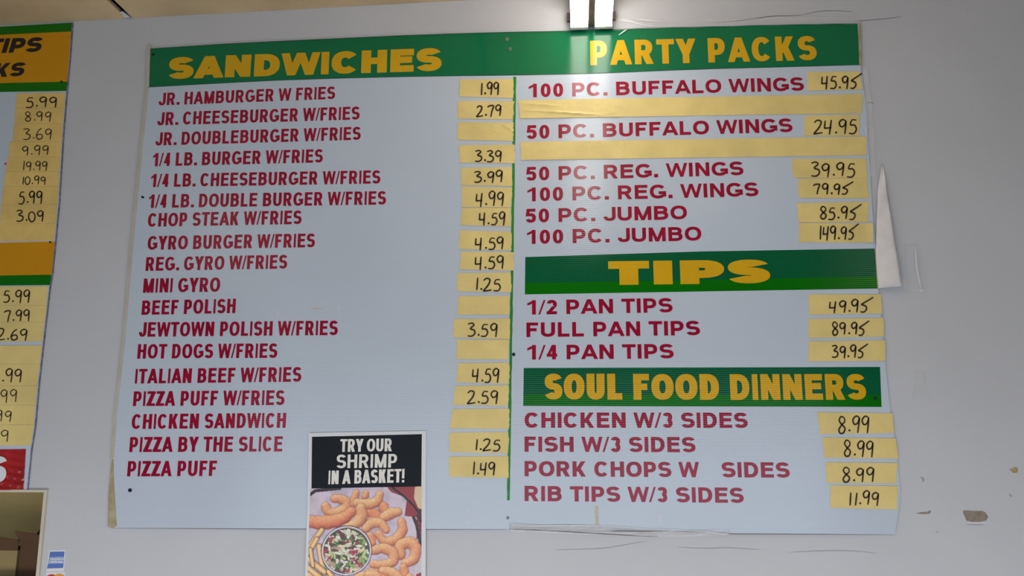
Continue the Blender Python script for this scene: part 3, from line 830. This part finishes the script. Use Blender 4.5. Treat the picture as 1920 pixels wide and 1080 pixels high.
s2 = slab('card_sticker', [(87, 1073), (122, 1072), (120, 1106), (84, 1107)], .0, .0012, M_white); tag(s2, 'card sticker with red and yellow circles at the bottom frame edge', 'sticker')
disc('red_circle', 97, 1090, 13.5, .0012, .0014, material('red_print', (.55, .03, .02), .4), s2, 20)
disc('yellow_circle', 111, 1089, 13.5, .0014, .0016, material('amber_print', (.75, .32, .03), .4), s2, 20)

# ------------------------------------------------------------------ shrimp poster (a flat printed sheet)
pc_ = on_wall(686, 1200)
poster = empty('poster', (pc_.x, 0, pc_.z), 'shrimp basket poster with black heading TRY OUR SHRIMP IN A BASKET, overlapping the board bottom', 'poster')
slab('paper_sheet', [(579, 812), (700, 809.5), (799, 808), (798.5, 900), (798, 1080), (797, 1215), (567, 1218), (572, 1080), (576.5, 930)], .0075, .0080, M_white, poster)
ph = slab('heading_panel', [(585, 819), (791, 814), (790, 912), (584, 916)], .0080, .0082, M_pblack, poster)
k = MB()
letter_run(k, 'TRY OUR', (637.5, 847.5), (734.5, 846), 24, .21, .17, -.04, .0085)
letter_run(k, 'SHRIMP', (630.5, 878), (744, 876.5), 25.5, .21, .17, -.02, .0085)
letter_run(k, 'IN A BASKET!', (615.5, 908), (758, 904.5), 25.5, .21, .17, -.03, .0085)
k.build('lettering', M_pwhite, ph)

# printed picture: per-vertex ink colours on a fine grid (what is printed on the sheet)
ZX0, ZY0 = 150, 488
NXp, NYp = 300, 400
gx = np.linspace(ZX0, 905, NXp); gy = np.linspace(ZY0, 1500, NYp)
GX, GY = np.meshgrid(gx, gy)
img = np.zeros(GX.shape + (3,)); img[:] = (206, 188, 204)
prng = np.random.RandomState(4)
low = prng.rand(24, 18, 3)
def tex(sx, sy, seed):
    r = np.random.RandomState(seed).rand(int(1012 / sy) + 3, int(760 / sx) + 3)
    u = (GX - ZX0) / sx; v = (GY - ZY0) / sy
    i = np.floor(v).astype(int); j = np.floor(u).astype(int); fu = u - j; fv = v - i
    fu = fu * fu * (3 - 2 * fu); fv = fv * fv * (3 - 2 * fv)
    return (r[i, j] * (1 - fu) + r[i, j + 1] * fu) * (1 - fv) + (r[i + 1, j] * (1 - fu) + r[i + 1, j + 1] * fu) * fv


img += ((tex(40, 40, 1) - .5) * 30)[..., None]
def inpoly(P):
    ins = np.zeros(GX.shape, bool); n = len(P)
    for i in range(n):
        x0, y0 = P[i]; x1, y1 = P[(i + 1) % n]
        if y0 == y1: continue
        c = ((y0 > GY) != (y1 > GY)) & (GX < (x1 - x0) * (GY - y0) / (y1 - y0) + x0)
        ins ^= c
    return ins


def segd(P):
    best = np.full(GX.shape, 1e9); nxv = np.zeros(GX.shape); nyv = np.zeros(GX.shape); tt = np.zeros(GX.shape)
    n = len(P) - 1
    for i in range(n):
        x0, y0 = P[i]; x1, y1 = P[i + 1]; vx, vy = x1 - x0, y1 - y0
        t = np.clip(((GX - x0) * vx + (GY - y0) * vy) / (vx * vx + vy * vy + 1e-9), 0, 1)
        dx = GX - x0 - t * vx; dy = GY - y0 - t * vy; d = np.hypot(dx, dy)
        m_ = d < best
        best = np.where(m_, d, best); nxv = np.where(m_, dx, nxv); nyv = np.where(m_, dy, nyv); tt = np.where(m_, (i + t) / n, tt)
    return best, nxv, nyv, tt


img[inpoly([(660, 480), (905, 480), (905, 1100), (870, 1100), (870, 690), (790, 680), (805, 560), (700, 520)])] = (150, 60, 66)
img[inpoly([(780, 690), (850, 690), (868, 760), (860, 830), (820, 840), (790, 800)])] = (214, 200, 214)
img[inpoly([(870, 840), (910, 830), (910, 1060), (860, 1080)])] = (206, 196, 200)
d_, _, _, _ = segd([(868, 500), (860, 560), (880, 640)]); img[inpoly([(858, 492), (906, 484), (906, 640), (880, 625), (852, 560)])] = (222, 196, 160)
d_, _, _, _ = segd([(700, 485), (780, 545), (850, 610), (885, 660), (900, 720)]); img[d_ < 7] = (58, 38, 40)
d_, _, _, _ = segd([(850, 690), (870, 740), (890, 830), (905, 900)]); img[d_ < 10] = (66, 48, 50)
d_, _, _, _ = segd([(150, 530), (185, 505), (350, 490)]); img[d_ < 11] = (60, 44, 46)
t2 = tex(9, 9, 6)
m_ = inpoly([(865, 650), (905, 630), (905, 860), (885, 830)]) & (t2 > .55); img[m_] = (70, 52, 54)


def shrimp(P, r, hue=0.0):
    P = smooth_path(P, 6)
    d, nx_, ny_, t = segd(P)
    rr = r * (.72 + .28 * np.sin(np.pi * np.clip(t * .9 + .12, 0, 1))) * (1 + .05 * np.sin(t * 34))
    e = np.clip(d / rr, 0, 1.3)
    img[(e > 1) & (e < 1.13)] = img[(e > 1) & (e < 1.13)] * .72 + np.array((120, 62, 60)) * .28
    m = e <= 1
    nz = np.sqrt(np.clip(1 - e ** 2, 0, 1)); lam = np.clip(.55 * nz + .5 * (-ny_ / rr) - .22 * (nx_ / rr) + .3, 0, 1.25)
    lo = np.array((158, 84, 66)); mid = np.array((220, 138, 100)); hi = np.array((246, 196, 142))
    lam = lam[..., None] + ((tex(8, 8, int(P[0][0])) - .5) * .22)[..., None]
    c = np.where(lam < .6, lo + (mid - lo) * (lam / .6), mid + (hi - mid) * np.clip((lam - .6) / .55, 0, 1))
    c = c + np.array((0, hue, hue * .6))
    img[m] = c[m]


for P, r, h_ in (([(520, 545), (530, 525)], 26, 0), ([(640, 610), (660, 640)], 36, -8), ([(560, 650), (600, 690), (560, 720)], 40, -16),
                 ([(255, 610), (280, 650), (330, 655), (385, 630), (395, 585), (350, 562), (315, 560)], 36, 4),
                 ([(462, 520), (450, 560), (445, 600)], 26, 0), ([(470, 590), (540, 600), (600, 580), (622, 535)], 35, 10),
                 ([(150, 710), (215, 720), (300, 715), (380, 690), (430, 650)], 46, -14), ([(495, 625), (500, 680), (470, 725), (400, 760)], 40, 6),
                 ([(650, 690), (700, 662), (745, 655)], 38, 6), ([(770, 720), (775, 780), (730, 840), (660, 850), (615, 800)], 34, 0),
                 ([(530, 765), (575, 728), (630, 730), (668, 775)], 33, 6), ([(560, 815), (575, 860)], 34, -6),
                 ([(765, 945), (765, 885), (825, 862), (866, 905), (850, 975), (800, 1000)], 40, 2),
                 ([(590, 912), (650, 898), (712, 930), (715, 985), (660, 1008), (585, 1005)], 36, 4),
                 ([(540, 1075), (600, 1060)], 36, 0), ([(650, 1050), (720, 1070), (780, 1120)], 36, 6), ([(785, 1025), (800, 1080)], 30, -6)):
    shrimp(P, r, h_)
rs = random.Random(12)
for k_ in range(38):
    x = rs.uniform(180, 870); y = rs.uniform(1120, 1460); a = rs.uniform(0, 6.28)
    shrimp([(x + 50 * math.cos(a + t), y + 50 * math.sin(a + t)) for t in (0, .9, 1.8, 2.6)], rs.uniform(30, 38), rs.uniform(-10, 10))
for P, r in (([(236, 770), (155, 885)], 17), ([(205, 830), (150, 930)], 15), ([(222, 880), (245, 1000), (262, 1060)], 18), ([(150, 960), (262, 1052)], 18),
             ([(150, 1020), (235, 1090)], 18), ([(290, 1050), (330, 1110)], 16), ([(165, 900), (185, 1010)], 12)):
    d, nx_, ny_, t = segd(P); m = d < r
    img[(d >= r) & (d < r + 5)] *= .7
    sh = np.clip(1.05 - .35 * np.abs(d / r) ** 2 - .15 * nx_ / r, 0, 1.1)[..., None]
    img[m] = (np.array((244, 196, 140)) * sh)[m]
# round dish of slaw
bd = np.hypot(GX - 405, GY - 912)
img[(bd < 172)] = img[(bd < 172)] * .55
img[bd < 165] = (226, 214, 224); ins = bd < 152
img[(bd < 156) & (bd > 148)] = (120, 96, 110)
img[ins] = (98, 84, 70)
rs = random.Random(21)
pal = [(214, 220, 176), (236, 230, 214), (196, 206, 150), (226, 222, 206), (150, 176, 108), (92, 128, 78), (214, 150, 150), (178, 70, 80), (232, 214, 180), (120, 60, 76), (70, 92, 60), (238, 232, 220)]
for k_ in range(210):
    a = rs.uniform(0, 6.28); q = 148 * math.sqrt(rs.random()); x = 405 + q * math.cos(a); y = 912 + q * math.sin(a)
    b1 = rs.uniform(0, 3.14); l = rs.uniform(8, 26); cu = rs.uniform(-.6, .6)
    d, _, _, _ = segd([(x, y), (x + l * math.cos(b1), y + l * math.sin(b1)), (x + l * 1.8 * math.cos(b1 + cu), y + l * 1.8 * math.sin(b1 + cu))])
    w_ = rs.uniform(5, 10)
    img[(d < w_ + 2.2) & (d >= w_) & ins] *= .75
    img[(d < w_) & ins] = pal[rs.randrange(len(pal))]
img += ((tex(5, 5, 8) - .5) * 12)[..., None]
img = np.clip(img, 0, 255) / 255.0
lin = np.where(img <= .04045, img / 12.92, ((img + .055) / 1.055) ** 2.4)
vs = []
for j in range(NYp):
    for i in range(NXp):
        px = 540 + gx[i] / 3.6; py = 780 + gy[j] / 3.6
        u = (gx[i] - ZX0) / 755.0; v = (py - 915) / 165.0
        # follow the sheet's slightly slanting sides
        left = 582 - 5.5 * v; right = 791 - 1.0 * v
        p_ = on_wall(left + (right - left) * u, py - (4 * u if j < 3 else 2 * u), .0082); vs.append(p_)
fs = [(j * NXp + i, (j + 1) * NXp + i, (j + 1) * NXp + i + 1, j * NXp + i + 1) for j in range(NYp - 1) for i in range(NXp - 1)]
mp = bpy.data.materials.new('printed_picture'); mp.use_nodes = True
nt = mp.node_tree; bb = nt.nodes['Principled BSDF']; at = nt.nodes.new('ShaderNodeAttribute'); at.attribute_name = 'ink'
nt.links.new(at.outputs['Color'], bb.inputs['Base Color']); bb.inputs['Roughness'].default_value = .4
pic = mesh_obj('food_picture', vs, fs, mp, poster, True); tag(pic, 'printed photo of fried shrimp, fries and a dish of slaw')
ca = pic.data.color_attributes.new('ink', 'FLOAT_COLOR', 'POINT')
ca.data.foreach_set('color', np.concatenate([lin.reshape(-1, 3), np.ones((NXp * NYp, 1))], 1).astype(np.float32).ravel())

# ------------------------------------------------------------------ torn paper and clear tape to the right of the board
def relief_sheet(name, pts_l, pts_r, d, mat, nseg, hfun, parent=None):
    vs = []; nx = 8
    for j in range(nseg + 1):
        f = j / nseg * (len(pts_l) - 1); i0 = min(int(f), len(pts_l) - 2); t = f - i0
        l = [pts_l[i0][k] + (pts_l[i0 + 1][k] - pts_l[i0][k]) * t for k in (0, 1)]
        r = [pts_r[i0][k] + (pts_r[i0 + 1][k] - pts_r[i0][k]) * t for k in (0, 1)]
        for i in range(nx + 1):
            u = i / nx
            p_ = on_wall(l[0] + (r[0] - l[0]) * u, l[1] + (r[1] - l[1]) * u, d)
            vs.append(Vector((p_.x, -(d + hfun(u, j / nseg)), p_.z)))
    W = nx + 1
    o = mesh_obj(name, vs, [(j * W + i, (j + 1) * W + i, (j + 1) * W + i + 1, j * W + i + 1) for j in range(nseg) for i in range(nx)], mat, parent, True)
    s_ = o.modifiers.new('thickness', 'SOLIDIFY'); s_.thickness = .0006; s_.offset = -1
    return o


tp_ = relief_sheet('torn_paper_strip', [(1652, 309), (1645, 360), (1643, 420), (1641, 480), (1646, 541)], [(1655, 309), (1662, 360), (1671, 420), (1680, 480), (1689, 538)],
                   .0062, M_torn, 26, lambda u, v: .004 + .010 * u * v + .0012 * math.sin(v * 19 + u * 5) + .003 * math.sin(u * 3.1) * v)
tag(tp_, 'white torn paper wedge peeling off the wall, right of the green TIPS band', 'paper')
ct = relief_sheet('clear_tape', [(1697, 458), (1698, 505), (1702, 546)], [(1717, 462), (1720, 503), (1729, 549)], .0012, M_clear, 12, lambda u, v: .010 * u * u)
tag(ct, 'piece of clear tape curling off the wall, right of the torn paper wedge', 'tape')
k = MB(); ribbon(k, smooth_path([(1716, 464), (1717.5, 485), (1720, 510), (1727, 543)], 4), 2.6, .0125, 1.0); ribbon(k, [(1725, 544), (1730, 545)], 5, .0125)  # highlight on the curling tape, painted as white strips
k.build('painted_highlight', M_white, ct)
ct = relief_sheet('clear_tape', [(1716, 697), (1714, 722), (1710, 748)], [(1735, 697), (1737, 722), (1746, 747)], .0012, M_clear, 8, lambda u, v: .003 * u * v)
tag(ct, 'flat clear tape scrap on the wall, right of the SOUL FOOD DINNERS band', 'tape')
ct = relief_sheet('clear_tape', [(1617, 128), (1622, 180), (1628, 250), (1632, 330)], [(1625, 128), (1632, 180), (1638, 250), (1641, 330)], .0052, M_clear, 18,
                  lambda u, v: .003 * math.sin(v * 20) * u + .003 * u)
tag(ct, 'clear tape along the board right edge, beside the PARTY PACKS prices', 'tape')
k = MB(); ribbon(k, smooth_path([(1624, 237), (1623, 243), (1625, 256)], 3), 2.2, .0095, .8); ribbon(k, [(1622, 180), (1624, 190)], 1.8, .0095, .6)  # glints along the tape, painted as short white strips
k.build('painted_glint', M_white, ct)
ct = relief_sheet('clear_tape', [(1150, 34), (1240, 39), (1330, 38), (1430, 34), (1530, 33), (1612, 34)], [(1150, 57), (1240, 53), (1330, 51), (1430, 48), (1530, 46), (1612, 45)],
                  .0054, M_clear, 60, lambda u, v: .002 * math.sin(v * 40 + u * 4) + .002)
tag(ct, 'crumpled clear tape along the board top edge, above PARTY PACKS', 'tape')
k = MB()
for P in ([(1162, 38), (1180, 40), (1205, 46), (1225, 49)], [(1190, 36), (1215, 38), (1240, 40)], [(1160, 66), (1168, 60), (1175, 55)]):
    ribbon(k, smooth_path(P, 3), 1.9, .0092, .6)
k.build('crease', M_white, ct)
ct = relief_sheet('clear_tape', [(955, 980), (1040, 985), (1125, 984), (1220, 990), (1300, 993), (1368, 994)], [(955, 998), (1040, 1000), (1125, 1003), (1220, 1007), (1300, 1006), (1368, 1003)],
                  .0054, M_clear, 50, lambda u, v: .0015 * math.sin(v * 30 + u * 4) + .002)
tag(ct, 'wrinkled clear tape along the board bottom edge, below RIB TIPS', 'tape')
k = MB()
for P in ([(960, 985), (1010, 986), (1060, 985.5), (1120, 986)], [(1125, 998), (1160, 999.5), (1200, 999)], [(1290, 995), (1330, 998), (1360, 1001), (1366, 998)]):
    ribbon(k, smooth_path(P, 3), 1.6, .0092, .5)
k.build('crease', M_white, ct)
k = MB()
for P in ([(955, 992), (1010, 994), (1080, 998), (1130, 1001), (1200, 1005), (1235, 1006)], [(1145, 995.5), (1200, 996), (1250, 996)]):
    ribbon(k, smooth_path(P, 3), 1.6, .0090, .4)
k.build('fold', M_crack_shade, ct)

# ------------------------------------------------------------------ fluorescent ceiling fixture, running from the wall over the camera
fa = on_wall(1063.5, 57, .02); fb = on_wall(1155, 57, .02); ta = on_wall(1086, 50, .02); tb_ = on_wall(1131.5, 50, .02)
zb = fa.z; LEN = 2.44; zt = zc(fa.x) - .001
lamp = empty('ceiling_light', ((fa.x + fb.x) / 2, -LEN / 2, zt), 'twin tube fluorescent ceiling light with bare glowing tubes, above PARTY PACKS', 'light')
R_ = .029; zt_ = zb + R_ + .001
hs = MB(); hs.box((fa.x + .012, -LEN - .02, zt_ + R_ + .006), (fb.x - .012, -.012, zt))
hs.build('housing', M_house, lamp)
for (y0, y1) in ((-.020, -.008), (-LEN - .02, -LEN)):
    e_ = MB(); e_.box((fa.x, y0, zb + .035), (fb.x, y1, zt_ + R_ + .006)); e_.build('end_plate', M_house, lamp)
cs = MB(); xm = (ta.x + tb_.x) / 2
cs.box((xm - .010, -LEN, zb + .010), (xm + .010, -.02, zt_ + R_ + .006)); cs.build('centre_spine', M_house, lamp)
for x in (ta.x, tb_.x):
    t_ = MB(); t_.tube((x, -.036, zt_), (x, -LEN + .002, zt_), R_, 24); o = t_.build('tube', M_tube, lamp, True)
    c_ = MB(); c_.box((x - R_ * 1.0, -.036, zt_ - R_), (x + R_ * 1.0, -.021, zt_ + R_)); c_.build('lamp_holder', M_holder, lamp)
